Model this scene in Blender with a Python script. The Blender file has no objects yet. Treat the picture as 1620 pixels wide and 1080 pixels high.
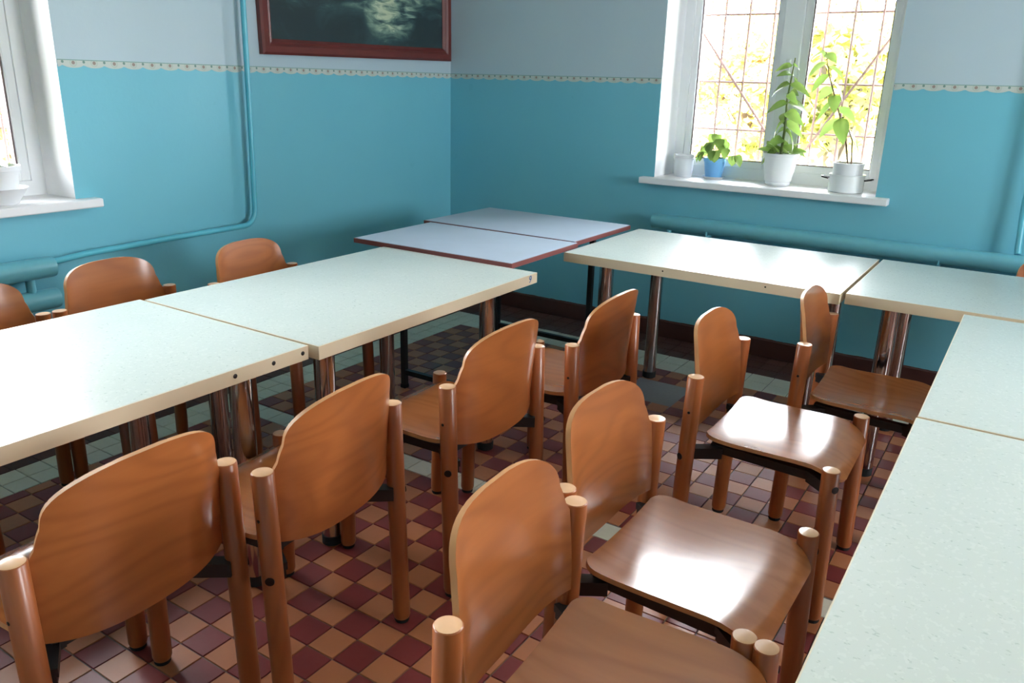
import bpy, bmesh, math, random
from mathutils import Vector, Matrix
random.seed(7)
S = bpy.context.scene
COL = S.collection
PI = math.pi

# ------------------------------------------------------------------ camera
cam_d = bpy.data.cameras.new('camera'); cam = bpy.data.objects.new('camera', cam_d); COL.objects.link(cam)
CAM = Vector((3.3747, -4.4002, 1.4514))
yaw, pit, rol = 0.573317, 0.313593, 0.026912
F = Vector((-math.sin(yaw)*math.cos(pit), math.cos(yaw)*math.cos(pit), -math.sin(pit)))
R0 = F.cross(Vector((0, 0, 1))).normalized(); U0 = R0.cross(F)
Rv = R0*math.cos(rol)+U0*math.sin(rol); Uv = -R0*math.sin(rol)+U0*math.cos(rol)
M = Matrix((Rv, Uv, -F)).transposed().to_4x4(); M.translation = CAM
cam.matrix_world = M
cam_d.sensor_width = 36.0; cam_d.lens = 36.0*1267.115/1620.0; cam_d.clip_start = 0.05
S.camera = cam

# ------------------------------------------------------------------ light and exposure
SKY = 29.0
S.view_settings.view_transform = 'Standard'; S.view_settings.look = 'None'
S.view_settings.exposure = 1.0; S.view_settings.gamma = 1.0; S.view_settings.use_curve_mapping = False
world = bpy.data.worlds.new('sky'); S.world = world; world.use_nodes = True
wn = world.node_tree.nodes; wn.clear()
wo = wn.new('ShaderNodeOutputWorld'); wb = wn.new('ShaderNodeBackground')
wb.inputs['Color'].default_value = (0.90, 0.95, 1.0, 1); wb.inputs['Strength'].default_value = SKY
world.node_tree.links.new(wb.outputs[0], wo.inputs[0])
sun_d = bpy.data.lights.new('sun', 'SUN'); sun = bpy.data.objects.new('sun', sun_d); COL.objects.link(sun)
sun_d.energy = 3.0; sun_d.angle = 0.01; sun_d.color = (1.0, 0.93, 0.78)
sun.rotation_euler = (math.radians(38), 0, math.radians(35))      # high behind the building, on the garden side
# openings: (wall, a0, a1, z0, z1); left wall is the plane x=0, back wall the plane y=0
WIN_BACK = [(1.485, 2.685, 0.947, 2.35), (4.30, 5.50, 0.947, 2.35)]  # second opening is out of view, added to light the room
WIN_LEFT = [(-3.80, -2.575, 0.937, 2.35), (-6.20, -5.00, 0.937, 2.35)]  # second opening is unseen, added for more light from the left
WIN_RIGHT_ADDED = [(-2.5, -1.3, 0.947, 2.35)]  # unseen opening, added to brighten the left wall
CEIL = 3.0; XR = 6.6; YF = -7.2; TH = 0.40
def portal(loc, rot, sx, sy):
    d = bpy.data.lights.new('window_portal', 'AREA'); d.shape = 'RECTANGLE'; d.size = sx; d.size_y = sy
    d.cycles.is_portal = True
    o = bpy.data.objects.new('window_portal', d); COL.objects.link(o); o.location = loc; o.rotation_euler = rot
for (a, b, z0, z1) in WIN_BACK:
    portal(((a+b)/2, TH+.03, (z0+z1)/2), (-PI/2, 0, 0), b-a, z1-z0)
for (a, b, z0, z1) in WIN_LEFT:
    portal((-TH-.03, (a+b)/2, (z0+z1)/2), (-PI/2, 0, PI/2), b-a, z1-z0)
for (a, b, z0, z1) in WIN_RIGHT_ADDED:
    portal((XR+TH+.03, (a+b)/2, (z0+z1)/2), (-PI/2, 0, -PI/2), b-a, z1-z0)
S.cycles.max_bounces = 12; S.cycles.diffuse_bounces = 8; S.cycles.transparent_max_bounces = 16
S.cycles.sample_clamp_indirect = 6.0; S.cycles.caustics_reflective = False; S.cycles.caustics_refractive = False

# ------------------------------------------------------------------ helpers
def srgb(r, g, b):
    f = lambda c: (c/255/12.92) if c/255 <= .04045 else ((c/255+.055)/1.055)**2.4
    return (f(r), f(g), f(b), 1)
class NT:
    def __init__(s, name):
        s.m = bpy.data.materials.new(name); s.m.use_nodes = True
        s.t = s.m.node_tree; s.b = s.t.nodes['Principled BSDF']
    def n(s, typ, **kw):
        x = s.t.nodes.new(typ)
        for k, v in kw.items():
            if k in x.inputs.keys(): x.inputs[k].default_value = v
            else: setattr(x, k, v)
        return x
    def l(s, a, b): s.t.links.new(a, b)
    def coord(s, scale=(1, 1, 1), rnd=0.0, out='Object'):
        tc = s.n('ShaderNodeTexCoord'); mp = s.n('ShaderNodeMapping'); mp.inputs['Scale'].default_value = scale
        s.l(tc.outputs[out], mp.inputs['Vector'])
        if rnd:
            oi = s.n('ShaderNodeObjectInfo'); mu = s.n('ShaderNodeMath', operation='MULTIPLY'); mu.inputs[1].default_value = rnd
            s.l(oi.outputs['Random'], mu.inputs[0]); s.l(mu.outputs[0], mp.inputs['Location'])
        return mp.outputs[0]
    def noise(s, vec, scale, detail=3, rough=.5, dist=0):
        x = s.n('ShaderNodeTexNoise'); x.inputs['Scale'].default_value = scale; x.inputs['Detail'].default_value = detail
        x.inputs['Roughness'].default_value = rough; x.inputs['Distortion'].default_value = dist
        s.l(vec, x.inputs['Vector']); return x.outputs['Fac']
    def ramp(s, fac, stops):
        x = s.n('ShaderNodeValToRGB'); e = x.color_ramp.elements
        e[0].position, e[0].color = stops[0]; e[1].position, e[1].color = stops[-1]
        for p, c in stops[1:-1]:
            k = e.new(p); k.color = c
        s.l(fac, x.inputs[0]); return x.outputs['Color']
    def mix(s, fac, a, b, mode='MIX'):
        x = s.n('ShaderNodeMix', data_type='RGBA', blend_type=mode)
        for i, v in ((0, fac), (6, a), (7, b)):
            if hasattr(v, 'links'): s.l(v, x.inputs[i])
            else: x.inputs[i].default_value = v
        return x.outputs[2]
    def math(s, op, a, b=0.0):
        x = s.n('ShaderNodeMath', operation=op)
        for i, v in ((0, a), (1, b)):
            if hasattr(v, 'links'): s.l(v, x.inputs[i])
            else: x.inputs[i].default_value = v
        return x.outputs[0]
    def bump(s, h, strength, dist=.01):
        x = s.n('ShaderNodeBump'); x.inputs['Strength'].default_value = strength; x.inputs['Distance'].default_value = dist
        s.l(h, x.inputs['Height']); s.l(x.outputs[0], s.b.inputs['Normal'])
    def set(s, **kw):
        for k, v in kw.items():
            i = s.b.inputs[k.replace('_', ' ')]
            if hasattr(v, 'links'): s.l(v, i)
            else: i.default_value = v
        return s

def plain(name, col, rough=.5, metal=0, var=.06, nscale=12, **kw):
    t = NT(name); v = t.coord()
    f = t.noise(v, nscale, 4)
    c2 = tuple(max(0, x*(1-var*2)) for x in col[:3])+(1,)
    t.set(Base_Color=t.mix(f, c2, col), Roughness=rough, Metallic=metal, **kw)
    return t.m

def wood(name, axis, light, dark, rough=.28, coat=.35):
    """plywood: contour bands of a stretched noise field; axis = direction of the grain"""
    t = NT(name)
    sc = {'x': (1.3, 7, 5), 'y': (5, 1.6, 6), 'z': (9, 9, .7)}[axis]
    v = t.coord(sc, rnd=37.0)
    f = t.noise(v, 1.0, 1, .35, .15)
    band = t.math('SINE', t.math('MULTIPLY', f, 60.0))
    band = t.math('MULTIPLY_ADD', band, .5); band.node.inputs[2].default_value = .5
    fs = {'x': (3, 75, 75), 'y': (75, 3, 75), 'z': (75, 75, 3)}[axis]
    fine = t.noise(t.coord(fs, rnd=11.0), 1.0, 1)
    c = t.mix(t.math('MULTIPLY', t.math('POWER', band, 2.0), .27), light, dark)
    c = t.mix(t.math('MULTIPLY', fine, .30), c, dark)
    blot = t.noise(t.coord((3, 3, 3), rnd=19.0), 1.0, 2)
    c = t.mix(t.math('MULTIPLY', blot, .30), c, tuple(x*.7 for x in dark[:3])+(1,))
    oi = t.n('ShaderNodeObjectInfo'); hs = t.n('ShaderNodeHueSaturation')
    mr = t.n('ShaderNodeMapRange'); mr.inputs['To Min'].default_value = .88; mr.inputs['To Max'].default_value = 1.12
    t.l(oi.outputs['Random'], mr.inputs['Value']); t.l(mr.outputs[0], hs.inputs['Value']); t.l(c, hs.inputs['Color'])
    t.set(Base_Color=hs.outputs[0], Roughness=rough, Coat_Weight=coat, Coat_Roughness=.20 if axis == 'x' else .13)
    t.bump(fine, .05, .002)
    return t.m

def link(name, me, mat=None, parent=None, loc=None, rot=None):
    if mat and not me.materials: me.materials.append(mat)
    o = bpy.data.objects.new(name, me); COL.objects.link(o)
    if parent: o.parent = parent
    if loc is not None: o.location = loc
    if rot is not None: o.rotation_euler = rot
    return o
def tag(o, label=None, cat=None, group=None, kind=None):
    for k, v in (('label', label), ('category', cat), ('group', group), ('kind', kind)):
        if v: o[k] = v
    return o
def empty(name, label, cat, loc=(0, 0, 0), rz=0, group=None):
    o = bpy.data.objects.new(name, None); COL.objects.link(o); o.location = loc; o.rotation_euler = (0, 0, rz)
    o.empty_display_size = .1
    return tag(o, label, cat, group)
def mesh_of(bm, smooth=False, auto=None):
    me = bpy.data.meshes.new('mesh'); bm.normal_update(); bm.to_mesh(me); bm.free()
    if smooth:
        for p in me.polygons: p.use_smooth = True
        if auto is not None: me.set_sharp_from_angle(angle=math.radians(auto))
    return me
def box(bm, x0, x1, y0, y1, z0, z1, bev=0, seg=1):
    vs = [bm.verts.new((x, y, z)) for z in (z0, z1) for (x, y) in ((x0, y0), (x1, y0), (x1, y1), (x0, y1))]
    fs = [(0, 3, 2, 1), (4, 5, 6, 7), (0, 1, 5, 4), (1, 2, 6, 5), (2, 3, 7, 6), (3, 0, 4, 7)]
    faces = [bm.faces.new([vs[i] for i in f]) for f in fs]
    if bev:
        es = list({e for f in faces for e in f.edges})
        bmesh.ops.bevel(bm, geom=es, offset=bev, segments=seg, affect='EDGES', profile=.5)
    return vs
def box_me(*a, bev=0, seg=1, smooth=False):
    bm = bmesh.new(); box(bm, *a, bev=bev, seg=seg); return mesh_of(bm, smooth, 40 if smooth else None)
def prism_bar(bm, p, q, w, h, up=(0, 0, 1)):
    p = Vector(p); q = Vector(q); d = (q-p).normalized(); s = d.cross(Vector(up))
    if s.length < 1e-4: s = d.cross(Vector((1, 0, 0)))
    s.normalize(); u = s.cross(d)
    vs = [bm.verts.new(c+s*a*w/2+u*b*h/2) for c in (p, q) for a, b in ((-1, -1), (1, -1), (1, 1), (-1, 1))]
    for f in ((0, 1, 2, 3), (7, 6, 5, 4), (0, 4, 5, 1), (1, 5, 6, 2), (2, 6, 7, 3), (3, 7, 4, 0)):
        bm.faces.new([vs[i] for i in f])
def lathe(bm, prof, n=24, cx=0, cy=0, z0=0, caps=True):
    rings = []
    for r, z in prof:
        rings.append([bm.verts.new((cx+r*math.cos(2*PI*i/n), cy+r*math.sin(2*PI*i/n), z0+z)) for i in range(n)])
    for a, b in zip(rings, rings[1:]):
        for i in range(n):
            bm.faces.new((a[i], a[(i+1) % n], b[(i+1) % n], b[i]))
    if caps:
        bm.faces.new(rings[0][::-1]); bm.faces.new(rings[-1])
def lathe_me(prof, n=24, caps=True, auto=45):
    bm = bmesh.new(); lathe(bm, prof, n, caps=caps); return mesh_of(bm, True, auto)
def tube(bm, pts, r, n=12, caps=True):
    pts = [Vector(p) for p in pts]; rr = r if isinstance(r, (list, tuple)) else [r]*len(pts)
    rings = []; ref = None
    for k, p in enumerate(pts):
        d = (pts[min(k+1, len(pts)-1)]-pts[max(k-1, 0)]).normalized()
        if ref is None:
            ref = d.orthogonal().normalized()
        s = (ref-d*ref.dot(d)).normalized(); ref = s; u = d.cross(s)
        rings.append([bm.verts.new(p+(s*math.cos(2*PI*i/n)+u*math.sin(2*PI*i/n))*rr[k]) for i in range(n)])
    for a, b in zip(rings, rings[1:]):
        for i in range(n): bm.faces.new((a[i], a[(i+1) % n], b[(i+1) % n], b[i]))
    if caps:
        bm.faces.new(rings[0][::-1]); bm.faces.new(rings[-1])
def tube_me(pts, r, n=12): 
    bm = bmesh.new(); tube(bm, pts, r, n); return mesh_of(bm, True, 50)
def copy_tree(o, parent=None):
    c = o.copy(); COL.objects.link(c)
    if parent is not None: c.parent = parent
    for ch in list(o.children): copy_tree(ch, c)
    return c

# ------------------------------------------------------------------ materials
def wall_mat():
    t = NT('painted_plaster'); v = t.coord()
    sep = t.n('ShaderNodeSeparateXYZ'); t.l(v, sep.inputs[0])
    edge = t.math('ADD', sep.outputs[2], t.math('MULTIPLY', t.math('SUBTRACT', t.noise(v, 6, 3), .5), .012))
    up = t.math('GREATER_THAN', edge, 1.470)
    blot = t.noise(v, 1.7, 3); blot2 = t.noise(v, 9, 4)
    teal = t.mix(blot, srgb(108, 181, 199), srgb(120, 189, 206))
    teal = t.mix(t.math('MULTIPLY', t.math('GREATER_THAN', blot2, .72), .20), teal, srgb(100, 168, 186))
    grey = t.mix(blot, srgb(176, 194, 204), srgb(186, 202, 210))
    low = t.math('LESS_THAN', t.math('ADD', sep.outputs[2], t.math('MULTIPLY', t.math('SUBTRACT', t.noise(v, 14, 3), .5), .012)), .108)
    c = t.mix(up, teal, grey); c = t.mix(low, c, srgb(92, 52, 46))
    ro = t.n('ShaderNodeMapRange'); ro.inputs['To Min'].default_value = .36; ro.inputs['To Max'].default_value = .62
    t.l(up, ro.inputs['Value'])
    t.set(Base_Color=c, Roughness=ro.outputs[0], Specular_IOR_Level=.4)
    t.bump(t.noise(v, 5, 5, .6), .22, .012)
    return t.m
M_WALL = wall_mat()
M_WHITEWALL = plain('white_plaster', srgb(236, 236, 238), .7, var=.03)
M_CEIL = plain('ceiling_whitewash', srgb(236, 238, 240), .9, var=.02)
M_PVC = plain('white_pvc', srgb(240, 241, 244), .28, var=.01)
M_SILL = plain('white_sill', srgb(240, 238, 240), .32, var=.02)
M_GASKET = plain('brown_gasket', srgb(120, 100, 98), .6)
M_TEALPIPE = plain('teal_pipe_paint', srgb(92, 184, 204), .32, var=.06, nscale=20)
M_TEALPIPE2 = plain('pale_teal_pipe_paint', srgb(112, 186, 202), .34, var=.08, nscale=25)
M_BASE = plain('dark_brown_paint', srgb(86, 48, 42), .45, var=.15, nscale=18)
M_GROUT = plain('grout', srgb(120, 112, 108), .8, var=.2, nscale=40)
def tile_mat(name, c1, c2, rough=.3):
    t = NT(name); v = t.coord(out='Object')
    oi = t.n('ShaderNodeObjectInfo')
    g = t.n('ShaderNodeNewGeometry')
    f = t.noise(g.outputs['Position'], 7, 4); f2 = t.noise(g.outputs['Position'], 60, 3)
    c = t.mix(f, c1, c2); c = t.mix(t.math('MULTIPLY', f2, .15), c, srgb(140, 110, 100))
    ro = t.n('ShaderNodeMapRange'); ro.inputs['To Min'].default_value = rough-.06; ro.inputs['To Max'].default_value = rough+.16
    t.l(f2, ro.inputs['Value'])
    t.set(Base_Color=c, Roughness=ro.outputs[0]); t.bump(f2, .06, .002)
    return t.m
M_TRED = tile_mat('red_tile', srgb(114, 36, 38), srgb(132, 48, 48))
M_TTAN = tile_mat('tan_tile', srgb(174, 106, 66), srgb(192, 122, 82))
M_TWHITE = tile_mat('white_tile', srgb(218, 214, 194), srgb(230, 226, 208))
M_TGREY = tile_mat('grey_cement', srgb(136, 136, 140), srgb(152, 150, 152), .5)
M_TBROWN = tile_mat('brown_border_tile', srgb(78, 44, 40), srgb(96, 58, 50), .35)
def laminate():
    t = NT('mint_laminate'); v = t.coord()
    n1 = t.noise(t.coord((1, 1, 1)), 110, 1, .5)
    n2 = t.noise(t.coord((110, 60, 60)), 1.3, 2, .5)
    n3 = t.noise(v, 3, 3)
    c = t.mix(n3, srgb(187, 194, 187), srgb(194, 199, 192))
    c = t.mix(t.math('MULTIPLY', t.math('GREATER_THAN', n1, .62), .10), c, srgb(236, 238, 230))
    c = t.mix(t.math('MULTIPLY', t.math('GREATER_THAN', n2, .68), .40), c, srgb(140, 152, 142))
    t.set(Base_Color=c, Roughness=t.math('MULTIPLY_ADD', n3, .10), Specular_IOR_Level=.6); 
    for nd in t.t.nodes:
        if nd.type == 'MATH' and nd.operation == 'MULTIPLY_ADD': nd.inputs[2].default_value = .17
    return t.m
M_LAM = laminate()
M_EDGE = plain('cream_edge_band', srgb(204, 188, 160), .45, var=.04)
M_CHROME = plain('chrome', (.55, .52, .50, 1), .13, 1.0, var=.05)
M_BLACK = plain('black_steel', srgb(26, 26, 28), .42, var=.2)
M_RUBBER = plain('black_rubber', srgb(22, 22, 22), .8, var=.2)
M_BOLT = plain('dark_bolt', srgb(38, 34, 34), .35, .6)
M_GREYTOP = plain('pale_blue_grey_board', srgb(178, 190, 206), .42, var=.08, nscale=7)
M_REDEDGE = plain('red_brown_edge', srgb(128, 66, 62), .5, var=.12)
L1, D1 = srgb(206, 130, 72), srgb(150, 80, 38)
M_BACK = wood('beech_ply_backrest', 'y', srgb(176, 104, 54), srgb(116, 58, 28))
M_SEAT = wood('beech_ply_seat', 'x', srgb(186, 116, 66), srgb(132, 72, 38), .27, .6)
M_LEG = wood('beech_leg', 'z', srgb(174, 98, 50), srgb(126, 64, 32), .36, .12)
M_ENDGRAIN = plain('leg_end_grain', srgb(226, 180, 140), .3, var=.08, nscale=60)
M_PLYEDGE = plain('ply_edge', srgb(196, 140, 92), .4, var=.12, nscale=30)
M_FRAME = plain('red_brown_frame', srgb(112, 46, 40), .38, var=.15, nscale=16)
M_POTW = plain('white_pot', srgb(240, 240, 242), .35, var=.02)
M_POTB = plain('blue_pot', srgb(116, 178, 232), .35, var=.04)
M_CLOUDY = plain('cloudy_plastic', srgb(226, 228, 232), .35, var=.04)
M_SOIL = plain('soil', srgb(58, 44, 34), .95, var=.3)
M_ENAMEL = plain('white_enamel', srgb(238, 240, 240), .2, var=.02)
M_STEM = plain('green_stem', srgb(104, 118, 62), .6, var=.15)
M_BSTEM = plain('brown_stem', srgb(138, 108, 84), .6, var=.15)
M_BARK = plain('bark', srgb(96, 78, 62), .9, var=.3)
M_RUST = plain('rusty_bar', srgb(84, 56, 50), .7, var=.15)
M_GRASS = plain('garden_ground', srgb(150, 150, 96), .9, var=.2, nscale=3)
def leaf_mat(name, c1, c2, tr=.45):
    t = NT(name); oi = t.n('ShaderNodeObjectInfo'); g = t.n('ShaderNodeNewGeometry')
    f = t.noise(g.outputs['Position'], 9, 2)
    c = t.mix(f, c1, c2)
    t.set(Base_Color=c, Roughness=.45)
    tl = t.n('ShaderNodeBsdfTranslucent'); t.l(c, tl.inputs['Color'])
    mx = t.n('ShaderNodeMixShader'); mx.inputs[0].default_value = tr
    t.l(t.b.outputs[0], mx.inputs[1]); t.l(tl.outputs[0], mx.inputs[2])
    t.l(mx.outputs[0], t.t.nodes['Material Output'].inputs['Surface'])
    return t.m
M_LEAF = leaf_mat('plant_leaf', srgb(92, 128, 56), srgb(146, 168, 92), .40)
M_TREELEAF = leaf_mat('autumn_leaf', srgb(158, 138, 72), srgb(178, 148, 84), .5)
M_TREELEAF2 = leaf_mat('green_yellow_leaf', srgb(144, 148, 76), srgb(170, 160, 90), .5)
def glass():
    t = NT('window_glass'); t.t.nodes.remove(t.b)
    tr = t.n('ShaderNodeBsdfTransparent'); gl = t.n('ShaderNodeBsdfGlossy'); gl.inputs['Roughness'].default_value = .02
    fr = t.n('ShaderNodeFresnel'); fr.inputs['IOR'].default_value = 1.45
    mx = t.n('ShaderNodeMixShader'); t.l(fr.outputs[0], mx.inputs[0]); t.l(tr.outputs[0], mx.inputs[1]); t.l(gl.outputs[0], mx.inputs[2])
    t.l(mx.outputs[0], t.t.nodes['Material Output'].inputs['Surface'])
    return t.m
M_GLASS = glass()

# ------------------------------------------------------------------ room shell
def wall_me(a0, a1, z1, holes, axis, inner, outer):
    """wall slab with rectangular openings; axis 'x': runs along x, thickness in y"""
    bm = bmesh.new()
    As = sorted({a0, a1} | {h[0] for h in holes} | {h[1] for h in holes})
    Zs = sorted({-.01, z1} | {h[2] for h in holes} | {h[3] for h in holes})
    def solid(i, j):
        if not (0 <= i < len(As)-1 and 0 <= j < len(Zs)-1): return False
        a = (As[i]+As[i+1])/2; z = (Zs[j]+Zs[j+1])/2
        return not any(h[0] < a < h[1] and h[2] < z < h[3] for h in holes)
    def P(a, t, z): return (a, t, z) if axis == 'x' else (t, a, z)
    def quad(*p):
        bm.faces.new([bm.verts.new(q) for q in p])
    for i in range(len(As)-1):
        for j in range(len(Zs)-1):
            if not solid(i, j): continue
            A, B, Z, Y = As[i], As[i+1], Zs[j], Zs[j+1]
            quad(P(A, inner, Z), P(B, inner, Z), P(B, inner, Y), P(A, inner, Y))
            quad(P(A, outer, Z), P(A, outer, Y), P(B, outer, Y), P(B, outer, Z))
            if not solid(i-1, j): quad(P(A, inner, Z), P(A, inner, Y), P(A, outer, Y), P(A, outer, Z))
            if not solid(i+1, j): quad(P(B, inner, Z), P(B, outer, Z), P(B, outer, Y), P(B, inner, Y))
            if not solid(i, j-1): quad(P(A, inner, Z), P(A, outer, Z), P(B, outer, Z), P(B, inner, Z))
            if not solid(i, j+1): quad(P(A, inner, Y), P(B, inner, Y), P(B, outer, Y), P(A, outer, Y))
    bmesh.ops.remove_doubles(bm, verts=bm.verts, dist=1e-5); bmesh.ops.recalc_face_normals(bm, faces=bm.faces)
    me = mesh_of(bm)
    me.materials.append(M_WALL); me.materials.append(M_WHITEWALL)
    for p in me.polygons:           # the reveals of the openings are whitewashed
        n = p.normal; along = abs(n.y if axis == 'x' else n.x)
        c = p.center
        a = c.x if axis == 'x' else c.y
        if along < .5 and any(h[0]-.01 <= a <= h[1]+.01 and h[2]-.01 <= c.z <= h[3]+.01 for h in holes): p.material_index = 1
    return me
def drop(hs): return [(a, b, z0-.004, z1) for a, b, z0, z1 in hs]     # room for the sill board
tag(link('wall_back', wall_me(-TH, XR+TH, CEIL, drop(WIN_BACK), 'x', 0, TH)), kind='structure')
tag(link('wall_left', wall_me(YF-TH, 0, CEIL, drop(WIN_LEFT), 'y', 0, -TH)), kind='structure')
tag(link('wall_right', wall_me(YF-TH, 0, CEIL, drop(WIN_RIGHT_ADDED), 'y', XR, XR+TH)), kind='structure')
tag(link('wall_front', wall_me(0, XR, CEIL, [], 'x', YF, YF-TH)), kind='structure')
tag(link('ceiling', box_me(-TH, XR+TH, YF-TH, TH, CEIL, CEIL+.2), M_CEIL), kind='structure')

# baseboards
def baseboard(name, pts):
    tag(link(name, box_me(*pts, bev=.004), M_BASE), kind='structure')
baseboard('baseboard_back', (.014, XR, -.012, -.0005, .0006, .104))
baseboard('baseboard_left', (.0005, .012, YF, -.0005, .0006, .104))

# floor: a slab of grout with tiles laid on it
floor = tag(link('floor', box_me(-TH, XR+TH, YF-TH, TH, -.16, -.004), M_GROUT), kind='structure')
TS = .0937
def tile_geo(sx, sy):
    g = .0014; b = .0022
    v = [(-sx/2+g, -sy/2+g, -.0045), (sx/2-g, -sy/2+g, -.0045), (sx/2-g, sy/2-g, -.0045), (-sx/2+g, sy/2-g, -.0045)]
    v += [(x+(b if x < 0 else -b)*.6, y+(b if y < 0 else -b)*.6, 0) for x, y, z in v]
    f = [(4, 5, 6, 7), (0, 1, 5, 4), (1, 2, 6, 5), (2, 3, 7, 6), (3, 0, 4, 7)]
    return v, f
tiles = []           # (cx, cy, sx, sy, kind)
BX, BY = .3134, -.31          # inner edges of the brown border
WX, WY = .5008, -.546         # inner edges of the white band
MY0, MY1 = -2.2466, -2.1459   # white row that crosses the room
PATCH = (1.83, 2.11, -1.02, -.76)
def patch_hit(x, y): return PATCH[0]-.02 < x < PATCH[1]+.02 and PATCH[2]-.02 < y < PATCH[3]+.02
# brown border
nb = 3
for k in range(nb):
    w = BX/nb; x = w*(k+.5)
    y = -w/2
    while y > YF: tiles.append((x, y, w, w, 'brown')); y -= w
    w2 = -BY/nb; yy = -w2*(k+.5); x = BX+w2/2
    while x < XR: tiles.append((x, yy, w2, w2, 'brown')); x += w2
# white band
for k in range(2):
    w = (WX-BX)/2; x = BX+w*(k+.5); y = BY-w/2
    while y > YF: tiles.append((x, y, w, w, 'white')); y -= w
    w = (BY-WY)/2; yy = BY-w*(k+.5); x = WX+w/2
    while x < XR: tiles.append((x, yy, w, w, 'white')); x += w
# chequered field, far part
nx = int((XR-WX)/TS)+1
j = 0
for i in range(nx):
    for j in range(17):
        y1 = WY-TS*j; y0 = y1-TS
        cx = WX+TS*(i+.5); cy = (y0+y1)/2
        if cy < MY1-.01 or patch_hit(cx, cy): continue
        # red where (i + j) is odd/even so that the row touching the band by the wall starts red
        tiles.append((cx, cy, TS, TS, 'red' if (i+j) % 2 == 0 else 'tan'))
yend = WY-TS*17
w = MY1-MY0
for i in range(int((XR-WX)/w)+1):
    tiles.append((WX+w*(i+.5), (MY0+MY1)/2, w, w, 'white'))
i0 = -math.floor((1.7733-WX)/TS)
for i in range(i0-1, int((XR-1.7733)/TS)+1):
    for j in range(-52, 7):
        cx = 1.7733+TS*(i+.5); cy = -2.9025+TS*(j+.5)
        sx = TS
        if cx-TS/2 < WX:
            if cx+TS/2 < WX+.02: continue
            l = WX; r = cx+TS/2; cx = (l+r)/2; sx = r-l
        if cy < YF or cy > MY0: continue
        tiles.append((cx, cy, sx, TS, 'red' if (i+j) % 2 == 0 else 'tan'))
TMAT = {'red': M_TRED, 'tan': M_TTAN, 'white': M_TWHITE, 'brown': M_TBROWN}

# ------------------------------------------------------------------ paper border (scalloped strip) on both walls
def border_mat():
    t = NT('paper_border'); g = t.n('ShaderNodeTexCoord'); sep = t.n('ShaderNodeSeparateXYZ'); t.l(g.outputs['Object'], sep.inputs[0])
    PITCH = .088
    a = t.math('FRACT', t.math('DIVIDE', sep.outputs[0], PITCH))
    dx = t.math('MULTIPLY', t.math('SUBTRACT', a, .5), PITCH)
    dz = t.math('ADD', sep.outputs[2], .012)
    d = t.math('SQRT', t.math('ADD', t.math('POWER', dx, 2.0), t.math('POWER', dz, 2.0)))
    dot = t.math('LESS_THAN', d, .0072)
    leafm = t.math('LESS_THAN', t.math('ABSOLUTE', t.math('SUBTRACT', d, .013)), .0028)
    a2 = t.math('MULTIPLY', t.math('SUBTRACT', t.math('FRACT', t.math('ADD', a, .5)), .5), PITCH)
    d2 = t.math('SQRT', t.math('ADD', t.math('POWER', a2, 2.0), t.math('POWER', t.math('ADD', sep.outputs[2], .009), 2.0)))
    dot2 = t.math('LESS_THAN', d2, .0055)
    line = t.math('GREATER_THAN', sep.outputs[2], -.0035)
    c = t.mix(t.math('MULTIPLY', leafm, .35), srgb(192, 198, 192), srgb(150, 172, 152))
    c = t.mix(dot, c, srgb(150, 132, 124)); c = t.mix(dot2, c, srgb(112, 140, 132)); c = t.mix(line, c, srgb(128, 160, 152))
    t.set(Base_Color=c, Roughness=.7)
    return t.m
M_BORDER = border_mat()
def border(name, a0, a1, place):
    bm = bmesh.new(); P = .088; n = 10; top = []; bot = []
    k = int(round((a1-a0)/P*n))
    for i in range(k+1):
        a = a0+(a1-a0)*i/k; ph = (a/P) % 1.0
        h = .017+.015*math.sqrt(max(0, 1-(2*ph-1)**2))
        top.append(bm.verts.new((a, 0, 0))); bot.append(bm.verts.new((a, 0, -h)))
    for i in range(k): bm.faces.new((top[i], bot[i], bot[i+1], top[i+1]))
    r = bmesh.ops.extrude_face_region(bm, geom=bm.faces[:])
    bmesh.ops.translate(bm, verts=[v for v in r['geom'] if isinstance(v, bmesh.types.BMVert)], vec=(0, -.0016, 0))
    bmesh.ops.recalc_face_normals(bm, faces=bm.faces)
    o = link(name, mesh_of(bm), M_BORDER); place(o); tag(o, kind='structure')
ZB = 1.491
border('trim_1', 0.002, 1.482, lambda o: setattr(o, 'location', (0, -.0006, ZB)))
border('trim_2', 2.688, 4.297, lambda o: setattr(o, 'location', (0, -.0006, ZB)))
def _pl(o): o.location = (.0006, 0, ZB); o.rotation_euler = (0, 0, PI/2)
border('trim_3', -2.572, -.002, _pl)

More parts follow.
